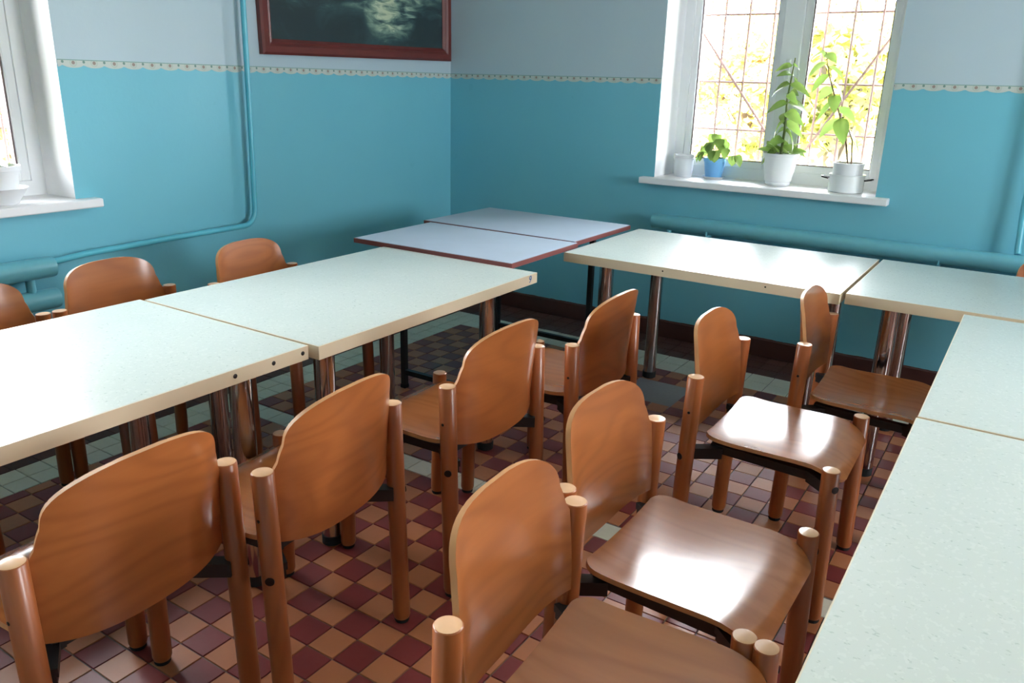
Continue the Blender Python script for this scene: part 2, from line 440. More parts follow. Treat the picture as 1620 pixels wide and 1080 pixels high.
# ------------------------------------------------------------------ windows
def window(name, wid, hgt, place, rz, depth, sill_l, sill_r, sill_t, proj, mull=.105, stile=.075):
    """local frame: x along the wall, y outwards, z up, origin at the lower left inner corner of the opening"""
    root = empty(name, None, None, place, rz); root['kind'] = 'structure'
    d0, d1 = depth, depth+.07
    e = .0
    bm = bmesh.new()
    box(bm, e, wid-e, d0, d1, -.0034, .062); box(bm, e, wid-e, d0, d1, hgt-.06, hgt)
    box(bm, e, .055, d0, d1, .062, hgt-.06); box(bm, wid-.055, wid-e, d0, d1, .062, hgt-.06)
    link('window_frame', mesh_of(bm), M_PVC, root)
    mx = wid*.515
    link('mullion', box_me(mx-mull/2, mx+mull/2, d0-.012, d1, .062, hgt-.06, bev=.004), M_PVC, root)
    for (a, b) in ((.055, mx-mull/2), (mx+mull/2, wid-.055)):
        bm = bmesh.new(); s = .038
        box(bm, a, a+s, d0+.008, d1-.005, .062, hgt-.06, bev=.003); box(bm, b-s, b, d0+.008, d1-.005, .062, hgt-.06, bev=.003)
        box(bm, a+s, b-s, d0+.008, d1-.005, .062, .062+s, bev=.003); box(bm, a+s, b-s, d0+.008, d1-.005, hgt-.06-s, hgt-.06, bev=.003)
        sash = link('sash', mesh_of(bm), M_PVC, root)
        link('window_pane', box_me(a+s-.004, b-s+.004, d0+.030, d0+.036, .062+s-.004, hgt-.06-s+.004), M_GLASS, sash)
        bm = bmesh.new(); g = .006; A, B, Z0, Z1 = a+s, b-s, .062+s, hgt-.06-s
        box(bm, A, A+g, d0+.022, d0+.029, Z0, Z1); box(bm, B-g, B, d0+.022, d0+.029, Z0, Z1)
        box(bm, A+g, B-g, d0+.022, d0+.029, Z0, Z0+g); box(bm, A+g, B-g, d0+.022, d0+.029, Z1-g, Z1)
        link('gasket', mesh_of(bm), M_GASKET, sash)
    h = link('window_handle', box_me(mx-.012, mx+.012, d0-.030, d0-.013, .55, .66, bev=.004), M_PVC, root)
    # sill board: lies on the wall, runs past the opening, front edge rounded
    bm = bmesh.new()
    box(bm, -sill_l, wid+sill_r, -proj, -.0008, -sill_t, 0, bev=.004)
    box(bm, .001, wid-.001, -.0008, d0-.001, -.0034, 0.0)
    link('window_sill', mesh_of(bm), M_SILL, root)
    return root
a, b, z0, z1 = WIN_BACK[0]
window('window_1', b-a, z1-z0, (a, 0, z0), 0, .27, .07, .068, .036, .062)
a, b, z0, z1 = WIN_BACK[1]
window('window_3', b-a, z1-z0, (a, 0, z0), 0, .27, .07, .068, .036, .062)  # added window, outside the view, for its light
a, b, z0, z1 = WIN_LEFT[0]
window('window_2', b-a, z1-z0, (0, a, z0), PI/2, .22, .085, .085, .036, .062)
a, b, z0, z1 = WIN_LEFT[1]
window('window_4', b-a, z1-z0, (0, a, z0), PI/2, .22, .085, .085, .036, .062)  # unseen window, added for its light

for k, (a, b, z0, z1) in enumerate(WIN_RIGHT_ADDED):
    window('window_%d' % (5+k), b-a, z1-z0, (XR, b, z0), -PI/2, .22, .07, .07, .036, .062)  # added out of view to balance the light on the walls

# security grilles outside
def grille(label, place, rz, wid, hgt):
    g = empty('window_grille', label, 'window grille', place, rz)
    n = 9
    for i in range(n):
        x = .03+(wid-.06)*i/(n-1)
        link('vertical_bar', tube_me([(x, 0, .0), (x, 0, hgt)], .0065, 6), M_RUST, g)
    for z in (.02, .265, .535, .905, hgt-.02):
        link('horizontal_bar', tube_me([(.0, .0105, z), (wid, .0105, z)], .0065, 6), M_RUST, g)
    for p, q in (((.675, .10), (1.14, .87)), ((.045, .81), (.60, .12))):
        link('diagonal_bar', tube_me([(p[0], -.011, p[1]), (q[0], -.011, q[1])], .0075, 6), M_RUST, g)
    return g
grille('rusty bar grille outside the window with potted plants, sunburst bars', (WIN_BACK[0][0], TH+.05, WIN_BACK[0][2]), 0, 1.2, 1.4)
grille('rusty bar grille outside the glaring window at the left edge', (-TH-.05, WIN_LEFT[0][0], WIN_LEFT[0][2]), PI/2, 1.225, 1.4)

# ------------------------------------------------------------------ heating pipes
def register(label, horiz, end, start, z_u, z_l):
    g = empty('heating_register', label, 'heating pipe', (0, 0, 0))
    def P(t, off, z): return (t, -off, z) if horiz == 'x' else (off, t, z)
    sgn = 1 if end > start else -1
    L = []
    for z in (z_u, z_l):
        pts = [P(start, .075, z), P(start+sgn*.002, .075, z), P(start+sgn*.012, .075, z), P(end, .075, z)]
        bm = bmesh.new(); tube(bm, pts, [.034, .040, .042, .042], 24)
        link('register_pipe', mesh_of(bm, True, 50), M_TEALPIPE2, g)
    t = start+sgn*.10
    link('connecting_stub', tube_me([P(t, .075, z_l+.03), P(t, .075, z_u-.03)], .018, 12), M_TEALPIPE2, g)
    for t in (start+sgn*.34, start+sgn*1.5):
        bm = bmesh.new()
        prism_bar(bm, P(t, .003, z_u-.048), P(t, .10, z_u-.048), .012, .012)
        prism_bar(bm, P(t, .118, z_u-.05), P(t, .118, z_u-.022), .012, .006) 
        prism_bar(bm, P(t, .10, z_u-.048), P(t, .118, z_u-.05), .012, .012)
        link('bracket', mesh_of(bm), M_TEALPIPE2, g)
    return g
register('teal painted heating pipes along the wall below the window with plants', 'x', 4.2, 1.53, .708, .565)
register('teal painted heating pipes on the left wall below the glaring window', 'y', -4.3, -2.745, .690, .560)
# thin riser on the left wall, with a bend, going down to the left register
pts = [(.055, -1.665, CEIL-.001), (.055, -1.69, 1.2), (.055, -1.70, .80)]
for k in range(7):
    a = PI/2*k/6; pts.append((.055, -1.775+.075*math.cos(a), .80-.075*math.sin(a)))
pts += [(.055, -2.2, .722), (.060, -2.6, .715), (.066, -2.7445, .705)]
p1 = link('wall_pipe', tube_me(pts, .0135, 12), M_TEALPIPE)
tag(p1, 'thin teal pipe running down the left wall and bending towards the window', 'pipe')
p2 = link('wall_pipe', tube_me([(3.325, -.045, CEIL-.001), (3.325, -.045, .96), (3.338, -.055, .765), (3.34, -.060, .7522)], .014, 12), M_TEALPIPE)
tag(p2, 'teal vertical pipe rising from the heating pipe at the right edge', 'pipe')

# ------------------------------------------------------------------ framed picture
def sea_mat():
    t = NT('stormy_sea_print'); v = t.coord((1.2, 1.2, 2.2))
    w = t.noise(v, 1.6, 5, .6, 1.2); f = t.noise(t.coord((4, 4, 14)), 1.5, 4, .6, .8)
    sep = t.n('ShaderNodeSeparateXYZ'); t.l(t.coord(), sep.inputs[0])
    dx = t.math('SUBTRACT', sep.outputs[0], .98)
    dz = t.math('SUBTRACT', sep.outputs[2], .24)
    r = t.math('ADD', t.math('POWER', t.math('DIVIDE', dx, .24), 2.0), t.math('POWER', t.math('DIVIDE', dz, .17), 2.0))
    glow = t.math('SUBTRACT', 1.0, r); glow = t.math('MAXIMUM', glow, 0.0)
    hgt = t.math('MULTIPLY', t.math('MAXIMUM', t.math('SUBTRACT', sep.outputs[2], .19), 0.0), 3.2)
    k = t.math('ADD', t.math('MULTIPLY', t.math('MULTIPLY', t.math('POWER', f, 3.0), 1.7), t.math('ADD', glow, hgt)), t.math('MULTIPLY', t.math('SUBTRACT', w, .45), .35))
    c = t.ramp(k, [(0.02, srgb(38, 52, 56)), (.10, srgb(54, 80, 82)), (.22, srgb(120, 144, 128)), (.42, srgb(190, 198, 168))])
    t.set(Base_Color=c, Roughness=.35)
    return t.m
M_SEA = sea_mat()
def picture():
    W, H = 1.53, 1.02
    g = empty('framed_picture', 'large dark stormy sea picture in a red-brown wooden frame, high on the left wall', 'picture', (.002, -1.56, 1.549), PI/2)
    g.rotation_euler = (math.radians(0), math.radians(-.6), PI/2)
    # local x along the wall (towards the corner), z up, -y into the room
    fw = .075; prof = [(0, 0), (0, .026), (.012, .034), (.040, .034), (.052, .024), (.060, .027), (.075, .014), (.075, .0)]
    def rail(p0, p1, inx, inz):
        bm = bmesh.new(); L = []
        for k, (px, pz) in enumerate((p0, p1)):
            L.append([bm.verts.new((px+o*inx[k], -h, pz+o*inz[k])) for o, h in prof])
        for i in range(len(prof)-1): bm.faces.new((L[0][i], L[1][i], L[1][i+1], L[0][i+1]))
        bm.faces.new(L[0]); bm.faces.new(L[1][::-1])
        bm.faces.new((L[0][0], L[0][-1], L[1][-1], L[1][0]))
        bmesh.ops.recalc_face_normals(bm, faces=bm.faces)
        link('frame_rail', mesh_of(bm), M_FRAME, g)
    rail((0, 0), (W, 0), (1, -1), (1, 1)); rail((W, 0), (W, H), (-1, -1), (1, -1))
    rail((W, H), (0, H), (-1, 1), (-1, -1)); rail((0, H), (0, 0), (1, 1), (-1, 1))
    link('canvas', box_me(fw-.003, W-fw+.003, -.010, -.002, fw-.003, H-fw+.003), M_SEA, g)
picture()

# ------------------------------------------------------------------ tables
def table(label, cx, cy, rz, L, W, leg_pos, group='white laminate canteen tables', z=.74):
    """long side along local x"""
    g = empty('canteen_table', label, 'table', (cx, cy, 0), rz, group)
    th = .040; e = .0025
    top = link('tabletop', box_me(-L/2+e, L/2-e, -W/2+e, W/2-e, z-th, z), M_LAM, g)
    bm = bmesh.new()
    for (x0, x1, y0, y1) in ((-L/2, L/2, -W/2, -W/2+e), (-L/2, L/2, W/2-e, W/2), (-L/2, -L/2+e, -W/2+e, W/2-e), (L/2-e, L/2, -W/2+e, W/2-e)):
        box(bm, x0, x1, y0, y1, z-th, z-.0004)
    link('edge_band', mesh_of(bm), M_EDGE, top)
    for (x, y) in leg_pos:
        lg = link('leg', lathe_me([(.031, .03), (.032, .035), (.032, z-th-.006)], 24), M_CHROME, g, (x, y, 0))
        link('foot_pad', lathe_me([(.029, .0005), (.034, .004), (.034, .034), (.031, .0355)], 20), M_RUBBER, lg)
        link('mounting_plate', lathe_me([(.046, z-th-.006), (.046, z-th-.0003)], 20), M_BLACK, lg)
    return g, top
def std_legs(L, W, ix=.135, iy=.135): return [(sx*(L/2-ix), sy*(W/2-iy)) for sx in (-1, 1) for sy in (-1, 1)]
LT, WT = 1.165, .785
tA, topA = table('white laminate table numbered 9 in the left row, next to the grey corner table', 1.383, -2.345, PI/2+.004, 1.163, .80, std_legs(1.163, .80, .145, .135))
tB, topB = table('white laminate table glaring with window light at the left, nearest of the left row', 1.362, -3.518, PI/2, 1.165, .785, std_legs(1.165, .785, .135, .13))
tC, topC = table('white laminate table under the window with plants, window mirrored in its top', 2.248, -.953, 0, 1.166, .79, [(-.42, -.29), (-.405, .255), (.475, -.26), (.452, .255)])
tD, topD = table('white laminate table by the back wall, right of the mirrored window', 3.428, -.932, 0, 1.166, .775, [(-.435, -.275), (-.445, .255), (.44, -.26), (.44, .255)])
tE, topE = table('white laminate table far one of the right row, butting against the wall row', 3.628, -1.905, PI/2, 1.085, .785, std_legs(1.085, .785))
tF, topF = table('white laminate table in the bottom right corner, closest to the viewer', 3.626, -3.04, PI/2, 1.165, .785, std_legs(1.165, .785))
# three bolts in the near end of table B's long edge (local -y side is world +x)
for wy in (-3.182, -3.058, -2.956):
    lx = wy+3.518
    bm = bmesh.new(); lathe(bm, [(.0062, 0), (.0062, .0012), (.004, .0022)], 14)
    link('edge_bolt', mesh_of(bm, True, 40), M_BOLT, topB, (lx, -WT/2+.0002, .722), (PI/2, 0, 0))
for wx in (2.134, 2.558):
    bm = bmesh.new(); lathe(bm, [(.0035, 0), (.0035, .0008)], 10)
    link('edge_bolt', mesh_of(bm, True, 40), M_BOLT, topC, (wx-2.248, -.395+.0002, .724), (PI/2, 0, 0))
# blue number 9 on the edge of table A
fc = bpy.data.curves.new('digit', 'FONT'); fc.body = '9'; fc.size = .040; fc.extrude = .0003; fc.align_x = 'CENTER'; fc.align_y = 'CENTER'; fc.shear = .18
fo = bpy.data.objects.new('digit_source', fc); COL.objects.link(fo)
bpy.context.view_layer.update()
dm = bpy.data.meshes.new_from_object(fo.evaluated_get(bpy.context.evaluated_depsgraph_get()))
bpy.data.objects.remove(fo); bpy.data.curves.remove(fc); dm.materials.clear()
nine = link('number_mark', dm, plain('blue_ink', srgb(34, 92, 150), .6), topA, (.528, -.4004, .7205), (PI/2, 0, 0))
nine['label'] = 'blue digit 9'

# grey corner table: two thin boards on a black tube frame
def corner_table():
    g = empty('corner_table', 'pale blue-grey two-board table with red-brown edge on thin black legs, in the corner', 'table', (0, 0, 0))
    def board(x0, x1, y0, y1, z, rz=0):
        cx, cy = (x0+x1)/2, (y0+y1)/2; hx, hy = (x1-x0)/2, (y1-y0)/2; e = .004
        t = link('tabletop', box_me(-hx+e, hx-e, -hy+e, hy-e, z-.020, z), M_GREYTOP, g, (cx, cy, 0), (0, 0, rz))
        bm = bmesh.new()
        for q in ((-hx, hx, -hy, -hy+e), (-hx, hx, hy-e, hy), (-hx, -hx+e, -hy+e, hy-e), (hx-e, hx, -hy+e, hy-e)):
            box(bm, *q, z-.022, z-.002)
        link('edge_band', mesh_of(bm), M_REDEDGE, t)
    board(.785, 1.645, -1.748, -1.182, .754, .012)
    board(.725, 1.622, -1.172, -.575, .756, .0)
    for (x, y) in ((.93, -1.58), (1.44, -1.58), (.84, -.64), (1.44, -.64)):
        lg = link('leg', box_me(x-.014, x+.014, y-.014, y+.014, .004, .7318, bev=.003), M_BLACK, g)
        link('foot_cap', box_me(x-.016, x+.016, y-.016, y+.016, .0003, .02, bev=.003), M_RUBBER, lg)
    for (x0, y0, x1, y1) in ((.944, -1.58, 1.426, -1.58), (.854, -.64, 1.426, -.64)):
        for z in (.085, .712):
            bm = bmesh.new(); prism_bar(bm, (x0, y0, z), (x1, y1, z), .024, .024); link('stretcher', mesh_of(bm), M_BLACK, g)
corner_table()

# ------------------------------------------------------------------ chairs
HR, HF, CW, CD, PR = .656, .474, .4525, .400, .0242
def backrest_me():
    bm = bmesh.new(); nv, nu = 26, 28
    ZB0, ZT = .472, .789
    Rr = .33
    def hw(z):
        if z < .648: return .2085
        if z < .672:
            t = (z-.648)/.024; return .2085-.0095*(t*t*(3-2*t))
        zc = .706
        if z < zc: return .199-.010*((z-.672)/.034)**1.5
        t = min(1, (z-zc)/(ZT-zc)); return .189*(max(0, 1-t**2.6))**(1/2.6)
    zs = []
    for k in range(nv+1):
        t = k/nv
        zs.append(ZB0+(ZT-ZB0)*(1-(1-t)**1.7))
    zs[-1] = ZT-.0006
    grid = []
    for z in zs:
        h = hw(z); row = []
        tilt = -.030*max(0, (z-.50)/.29)**1.4
        sag = .036
        for i in range(nu+1):
            s = h*(2*i/nu-1)
            u = abs(s)/.2085
            x = -sag+sag*u**3.3+tilt+.004
            y = s*(1-.03*u*u)
            low = max(0.0, 1-(z-ZB0)/.16)
            row.append((x, y, z-.026*(1-u*u)*low*low))
        grid.append(row)
    V = [[bm.verts.new(p) for p in row] for row in grid]
    for a in range(nv):
        for i in range(nu): bm.faces.new((V[a][i], V[a+1][i], V[a+1][i+1], V[a][i+1]))
    bm.normal_update()
    T = .011
    nrm = {v: v.normal.copy() for v in bm.verts}
    W_ = {}
    for v in list(bm.verts):
        W_[v] = bm.verts.new(v.co-nrm[v]*T)
    for f in list(bm.faces): bm.faces.new([W_[v] for v in reversed(f.verts)])
    bm.edges.ensure_lookup_table()
    rim = [e for e in bm.edges if len(e.link_faces) == 1 and all(v in W_ for v in e.verts)]
    for e in rim:
        f = e.link_faces[0]; a, b = e.verts
        lv = list(f.verts); k = lv.index(a)
        if lv[(k+1) % len(lv)] != b: a, b = b, a
        nf = bm.faces.new((b, a, W_[a], W_[b])); nf.material_index = 1
    bmesh.ops.recalc_face_normals(bm, faces=bm.faces)
    me = mesh_of(bm, True, 50); me.materials.append(M_BACK); me.materials.append(M_PLYEDGE); return me
def seat_me():
    bm = bmesh.new(); nx_, ny_ = 26, 24
    X0, X1, HY = .030, .432, .2000
    def zf(x, y):
        z = .452
        u = abs(y)/HY
        z += .013*u**2.6*(1-min(1, max(0, (x-.33)/.1)))**1
        if x < .13: z += .010*((.13-x)/.10)**2
        if x > .335: z -= .030*((x-.335)/.097)**2
        z -= .006*math.exp(-((x-.20)/.10)**2-(y/.12)**2)
        return z
    def hwf(x):
        r0, r1 = .045, .060
        if x < X0+r0: return HY-r0+math.sqrt(max(0, r0*r0-(X0+r0-x)**2))
        if x > X1-r1: return HY-r1+math.sqrt(max(0, r1*r1-(x-X1+r1)**2))
        return HY
    V = []
    for i in range(nx_+1):
        t = i/nx_; t = .5-.5*math.cos(PI*t)
        x = X0+.0004+(X1-X0-.0008)*t; h = hwf(x)
        V.append([bm.verts.new((x, h*(2*j/ny_-1), zf(x, h*(2*j/ny_-1)))) for j in range(ny_+1)])
    for i in range(nx_):
        for j in range(ny_): bm.faces.new((V[i][j], V[i+1][j], V[i+1][j+1], V[i][j+1]))
    bm.normal_update(); T = .011
    W_ = {}
    for v in list(bm.verts): W_[v] = bm.verts.new(v.co-v.normal*T)
    for f in list(bm.faces): bm.faces.new([W_[v] for v in reversed(f.verts)])
    rim = [e for e in bm.edges if len(e.link_faces) == 1 and all(v in W_ for v in e.verts)]
    for e in rim:
        a, b = e.verts; nf = bm.faces.new((b, a, W_[a], W_[b])); nf.material_index = 1
    bmesh.ops.recalc_face_normals(bm, faces=bm.faces)
    me = mesh_of(bm, True, 50); me.materials.append(M_SEAT); me.materials.append(M_PLYEDGE); return me
def leg_me(x, y, h, dxf):
    bm = bmesh.new()
    r = PR
    prof = [(.021, .012), (r, .022), (r, h-.002), (r-.002, h)]
    n = 24; rings = []
    for rr, z in prof:
        k = 1-z/h
        rings.append([bm.verts.new((x+dxf*k+rr*math.cos(2*PI*i/n), y+rr*math.sin(2*PI*i/n), z)) for i in range(n)])
    for a, b in zip(rings, rings[1:]):
        for i in range(n): bm.faces.new((a[i], a[(i+1) % n], b[(i+1) % n], b[i]))
    bm.faces.new(rings[0][::-1]); bm.faces.new(rings[-1]).material_index = 1
    me = mesh_of(bm, True, 45); me.materials.append(M_LEG); me.materials.append(M_ENDGRAIN); return me
def make_chair():
    g = empty('wooden_chair', 'chair', 'chair')
    link('backrest', backrest_me(), None, g)
    link('seat', seat_me(), None, g)
    for sy in (-1, 1):
        for (x, h, dxf, bolts) in ((0, HR, -.018, ((.550, .0042, 90), (.405, .0105, 120))), (CD, HF, .012, ((.425, .0105, 40),))):
            y = sy*CW/2
            lg = link('leg', leg_me(x, y, h, dxf), M_LEG, g)
            bm = bmesh.new(); lathe(bm, [(.019, .0004), (.0205, .003), (.0205, .012)], 18, cx=x+dxf, cy=y)
            link('foot_cap', mesh_of(bm, True, 45), M_RUBBER, lg)
            for (z, r, ang) in bolts:
                a = math.radians(ang)*sy
                nx_, ny_ = math.cos(a), math.sin(a); off = dxf*(1-z/h)
                c = Vector((x+off+nx_*(PR-.0016), y+ny_*(PR-.0016), z))
                bm = bmesh.new(); lathe(bm, [(r, 0), (r, .0022), (r*.6, .0028)], 14)
                q = Vector((nx_, ny_, 0)).to_track_quat('Z', 'Y').to_matrix().to_4x4(); q.translation = c
                bmesh.ops.transform(bm, matrix=q, verts=bm.verts)
                link('screw_head', mesh_of(bm, True, 40), M_BOLT, lg)
    bm = bmesh.new()
    for sy in (-1, 1):
        prism_bar(bm, (.045, sy*.150, .420), (.365, sy*.150, .408), .024, .026)
        # plate gussets from the rails out to the four posts
        for (xa, xb) in ((.075, -.012), (.335, CD+.002)):
            for z in (.398, .416):
                prism_bar(bm, (xa, sy*.150, z), (xb, sy*(CW/2-.018), z), .034 if z > .41 else .026, .018)
    prism_bar(bm, (.060, -.150, .420), (.060, .150, .420), .024, .024)
    prism_bar(bm, (.350, -.150, .405), (.350, .150, .405), .024, .024)
    link('seat_frame', mesh_of(bm), M_BLACK, g)
    return g
CH = make_chair()
GL = 'chairs on the near side of the left row'; GF = 'chairs on the far side of the left row'; GR = 'chairs along the right row'
CHAIRS = [
 (2.027, -3.648, 3.194, 'wooden chair seen from behind in the bottom left corner, nearest of the left row', GL),
 (2.098, -3.182, 3.223, 'wooden chair seen from behind, second from the front on the left row', GL),
 (2.127, -2.553, 3.120, 'wooden chair from behind, worn spot on its backrest, third of left row', GL),
 (2.217, -2.022, 3.138, 'wooden chair seen from behind, farthest of the left row, by the grey floor patch', GL),
 (2.727, -3.351, .059, 'wooden chair nearest the viewer facing the right table, seat cut by the bottom edge', GR),
 (2.672, -2.864, -.012, 'wooden chair with a large glossy seat, second facing the right table', GR),
 (2.641, -2.059, .017, 'wooden chair with white window glare on its seat, third facing the right table', GR),
 (2.815, -1.543, .03, 'wooden chair half under the tables where the right row meets the wall row', GR),
 (.610, -3.295, .03, 'wooden chair at the left edge beyond the glaring table, mostly cut off', GF),
 (.592, -2.790, .077, 'wooden chair facing the viewer across the joint of the two left tables', GF),
 (.668, -2.222, .11, 'wooden chair facing the viewer across table number 9, with a yellow streak on its backrest', GF),
 (3.540, -.335, -PI/2, 'wooden chair peeking over the back edge of the wall table at the right edge', None),
]
for k, (x, y, a, lab, grp) in enumerate(CHAIRS):
    c = CH if k == 0 else copy_tree(CH)
    c.location = (x, y, 0); c.rotation_euler = (0, 0, a); c['label'] = lab; c['category'] = 'chair'
    if grp: c['group'] = grp
    elif 'group' in c: del c['group']

# ------------------------------------------------------------------ things on the sills
def leaf_me(L, W, fold=.25, droop=.35, n=6, roundness=1.0):
    bm = bmesh.new(); rows = []
    for i in range(n+1):
        t = i/n; w = W/2*(math.sin(PI*min(1, t**.75*.98+.02)))**(.8/roundness)
        if i in (0, n): w = .0012
        x = L*t; z = -droop*L*t*t
        rows.append([bm.verts.new((x, -w, z+fold*w)), bm.verts.new((x, 0, z)), bm.verts.new((x, w, z+fold*w))])
    for a, b in zip(rows, rows[1:]):
        for j in range(2): bm.faces.new((a[j], b[j], b[j+1], a[j+1]))
    return mesh_of(bm, True)
LEAF_LONG = leaf_me(.105, .052, .3, .60); LEAF_MID = leaf_me(.085, .048, .25, .3); LEAF_ROUND = leaf_me(.060, .062, .3, .35, roundness=1.6)
for m_ in (LEAF_LONG, LEAF_MID, LEAF_ROUND): m_.materials.append(M_LEAF)
def add_leaf(g, me, p, az, el=0.3, s=1.0, roll=0.0):
    o = link('leaf', me, None, g, p); o.rotation_euler = (roll, -el, az); o.scale = (s, s, s); return o
def pot_prof(r0, r1, h, t=.003, rim=None):
    pr = [(r0*.9, .0003), (r0, .003)]
    if rim: pr += [(r1*.97, h-rim), (r1+.004, h-rim+.001), (r1+.005, h)]
    else: pr += [(r1, h)]
    pr += [(r1-t, h), (r1-t-.002, h-.02)]
    return pr
ZS = WIN_BACK[0][2]
# small cloudy cup at the left end
g = empty('plastic_cup', 'small cloudy white plastic tub at the left end of the window sill', 'cup', (1.598, .155, ZS+.0003))
link('body', lathe_me([(.048, .0), (.051, .003), (.058, .118), (.060, .119), (.060, .126), (.056, .126), (.052, .02), (.0, .018)], 24, False), M_CLOUDY, g)
link('rim_band', lathe_me([(.0592, .098), (.0625, .099), (.0625, .108), (.0592, .109)], 24, False), M_CLOUDY, g)
# blue pot with geranium
g = empty('potted_plant', 'small bright blue pot with round-leaved geranium on the window sill', 'potted plant', (1.772, .185, ZS+.0003))
link('saucer', lathe_me([(.050, .0), (.066, .012), (.068, .013), (.064, .013), (.049, .004), (0, .004)], 24, False), M_POTW, g)
link('pot', lathe_me([(.040, .0045), (.047, .007), (.058, .085), (.059, .095), (.063, .096), (.064, .118), (.060, .118), (.056, .10), (.0, .099)], 24, False), M_POTB, g)
link('soil', lathe_me([(.0, .1005), (.056, .1003)], 20, False), M_SOIL, g)
rnd = random.Random(3)
for (az, h, r) in ((0.3, .20, .02), (2.9, .13, .065), (3.5, .08, .07), (1.2, .16, .05), (5.9, .12, .085), (6.1, .06, .12), (4.4, .17, .05), (4.9, .10, .07), (2.2, .24, .02)):
    tip = (r*math.cos(az), r*math.sin(az), .10+h*.62)
    link('stem', tube_me([(0, 0, .099), (r*.4*math.cos(az), r*.4*math.sin(az), .10+h*.38), tip], [.003, .0025, .0018], 6), M_STEM, g)
    add_leaf(g, LEAF_ROUND, tip, az+.3, -.75, 1.15, rnd.uniform(-.5, .5)); add_leaf(g, LEAF_ROUND, tip, -PI/2+rnd.uniform(-.6, .6), -.9, .95)
# tall plant in the big white pot
g = empty('potted_plant', 'tall droopy-leaved plant in a large white ribbed pot, middle of the window sill', 'potted plant', (2.155, .135, ZS+.0003))
link('pot', lathe_me([(.055, .0), (.062, .004), (.066, .012), (.064, .020), (.070, .024), (.088, .14), (.089, .150), (.094, .151), (.097, .172), (.093, .172), (.086, .15), (.0, .149)], 28, False), M_POTW, g)
link('soil', lathe_me([(.0, .1505), (.086, .1502)], 20, False), M_SOIL, g)
stem = [(0, 0, .15), (.004, .0, .30), (-.004, .004, .45), (.012, .0, .66)]
link('stem', tube_me(stem, [.008, .007, .006, .003], 8), M_STEM, g)
rnd = random.Random(11)
for k in range(10):
    z = .20+.047*k; az = k*1.35
    for q in (0, PI):
        s = (1.15 if z < .45 else .95)*(.85+.3*rnd.random())
        if z > .58: s *= .7
        add_leaf(g, LEAF_LONG, (.002, 0, z), az+q+rnd.uniform(-.25, .25), rnd.uniform(-.2, .35) if z > .40 else rnd.uniform(-.45, .1), s, rnd.choice((-.7, .7)))
for k in range(7):
    az = k*.9; add_leaf(g, LEAF_MID, (.04*math.cos(az), .04*math.sin(az), .176), az, rnd.uniform(.25, .8), 1.1, rnd.choice((-.6, .6)))
# enamel saucepan with a pot and a thin plant
g = empty('potted_plant', 'leggy big-leaved plant in a white pot set in an enamel saucepan with handles', 'potted plant', (2.518, .10, ZS+.0003))
link('saucepan', lathe_me([(.080, .0), (.086, .004), (.087, .086), (.090, .088), (.090, .091), (.085, .091), (.083, .01), (0, .008)], 28, False), M_ENAMEL, g)
for s in (-1, 1):
    link('handle', tube_me([(s*.0885, -.022, .066), (s*.122, -.018, .072), (s*.126, 0, .073), (s*.122, .018, .072), (s*.0885, .022, .066)], .0048, 8), M_BLACK, g)
link('pot', lathe_me([(.060, .0095), (.068, .012), (.076, .140), (.079, .141), (.079, .149), (.073, .149), (.071, .13), (0, .129)], 28, False), M_POTW, g)
link('soil', lathe_me([(.0, .1305), (.071, .1302)], 20, False), M_SOIL, g)
st = [(-.005, 0, .13), (-.030, .005, .24), (-.075, .01, .36), (-.120, .012, .47), (-.165, .014, .58), (-.195, .012, .69)]
link('stem', tube_me(st, [.005, .0045, .004, .004, .003, .002], 8), M_BSTEM, g)
link('stem', tube_me([(.012, 0, .13), (-.002, .0, .26), (-.045, .0, .35)], [.004, .0035, .0025], 8), M_BSTEM, g)
for (t, az, el, s) in ((.32, 0.1, .15, 1.5), (.36, 3.0, .2, 1.4), (.37, 5.2, -.1, 1.5), (.42, .6, .35, 1.3), (.45, 3.4, .1, 1.35), (.48, 5.0, .2, 1.2), (.52, 2.4, .3, 1.1), (.55, .0, .1, 1.25),
                       (.58, 3.6, .1, 1.2), (.62, .5, .4, 1.1), (.64, 3.0, .3, 1.2), (.68, 5.5, .5, 1.0), (.69, 1.8, .7, .9), (.69, 3.6, .5, .9)):
    for (a_, b_) in zip(st, st[1:]):
        if a_[2] <= t <= b_[2]:
            k = (t-a_[2])/(b_[2]-a_[2]); p = [a_[i]*(1-k)+b_[i]*k for i in range(3)]
    add_leaf(g, LEAF_MID, p, az, el-.75, s*1.1, .5*math.sin(t*40))
# pot on the left window's sill
ZL = WIN_LEFT[0][2]
g = empty('potted_plant', 'white pot standing in a white bowl on the sill of the glaring left window', 'potted plant', (-.065, -2.835, ZL+.0003))
link('bowl', lathe_me([(.055, .0), (.060, .003), (.098, .062), (.101, .064), (.097, .064), (.056, .008), (0, .007)], 28, False), M_POTW, g)
link('pot', lathe_me([(.050, .0085), (.055, .010), (.080, .13), (.083, .131), (.084, .150), (.080, .150), (.076, .13), (.0, .129)], 28, False), M_POTW, g)
link('soil', lathe_me([(.0, .1305), (.076, .1302)], 20, False), M_SOIL, g)
link('stem', tube_me([(0, 0, .13), (-.01, .0, .35), (.0, .01, .55)], [.004, .0035, .002], 8), M_BSTEM, g)
for k in range(9):
    az = k*2.1; add_leaf(g, LEAF_MID, (0, 0, .15+.045*k if k > 3 else .14), az, .4, 1.0)

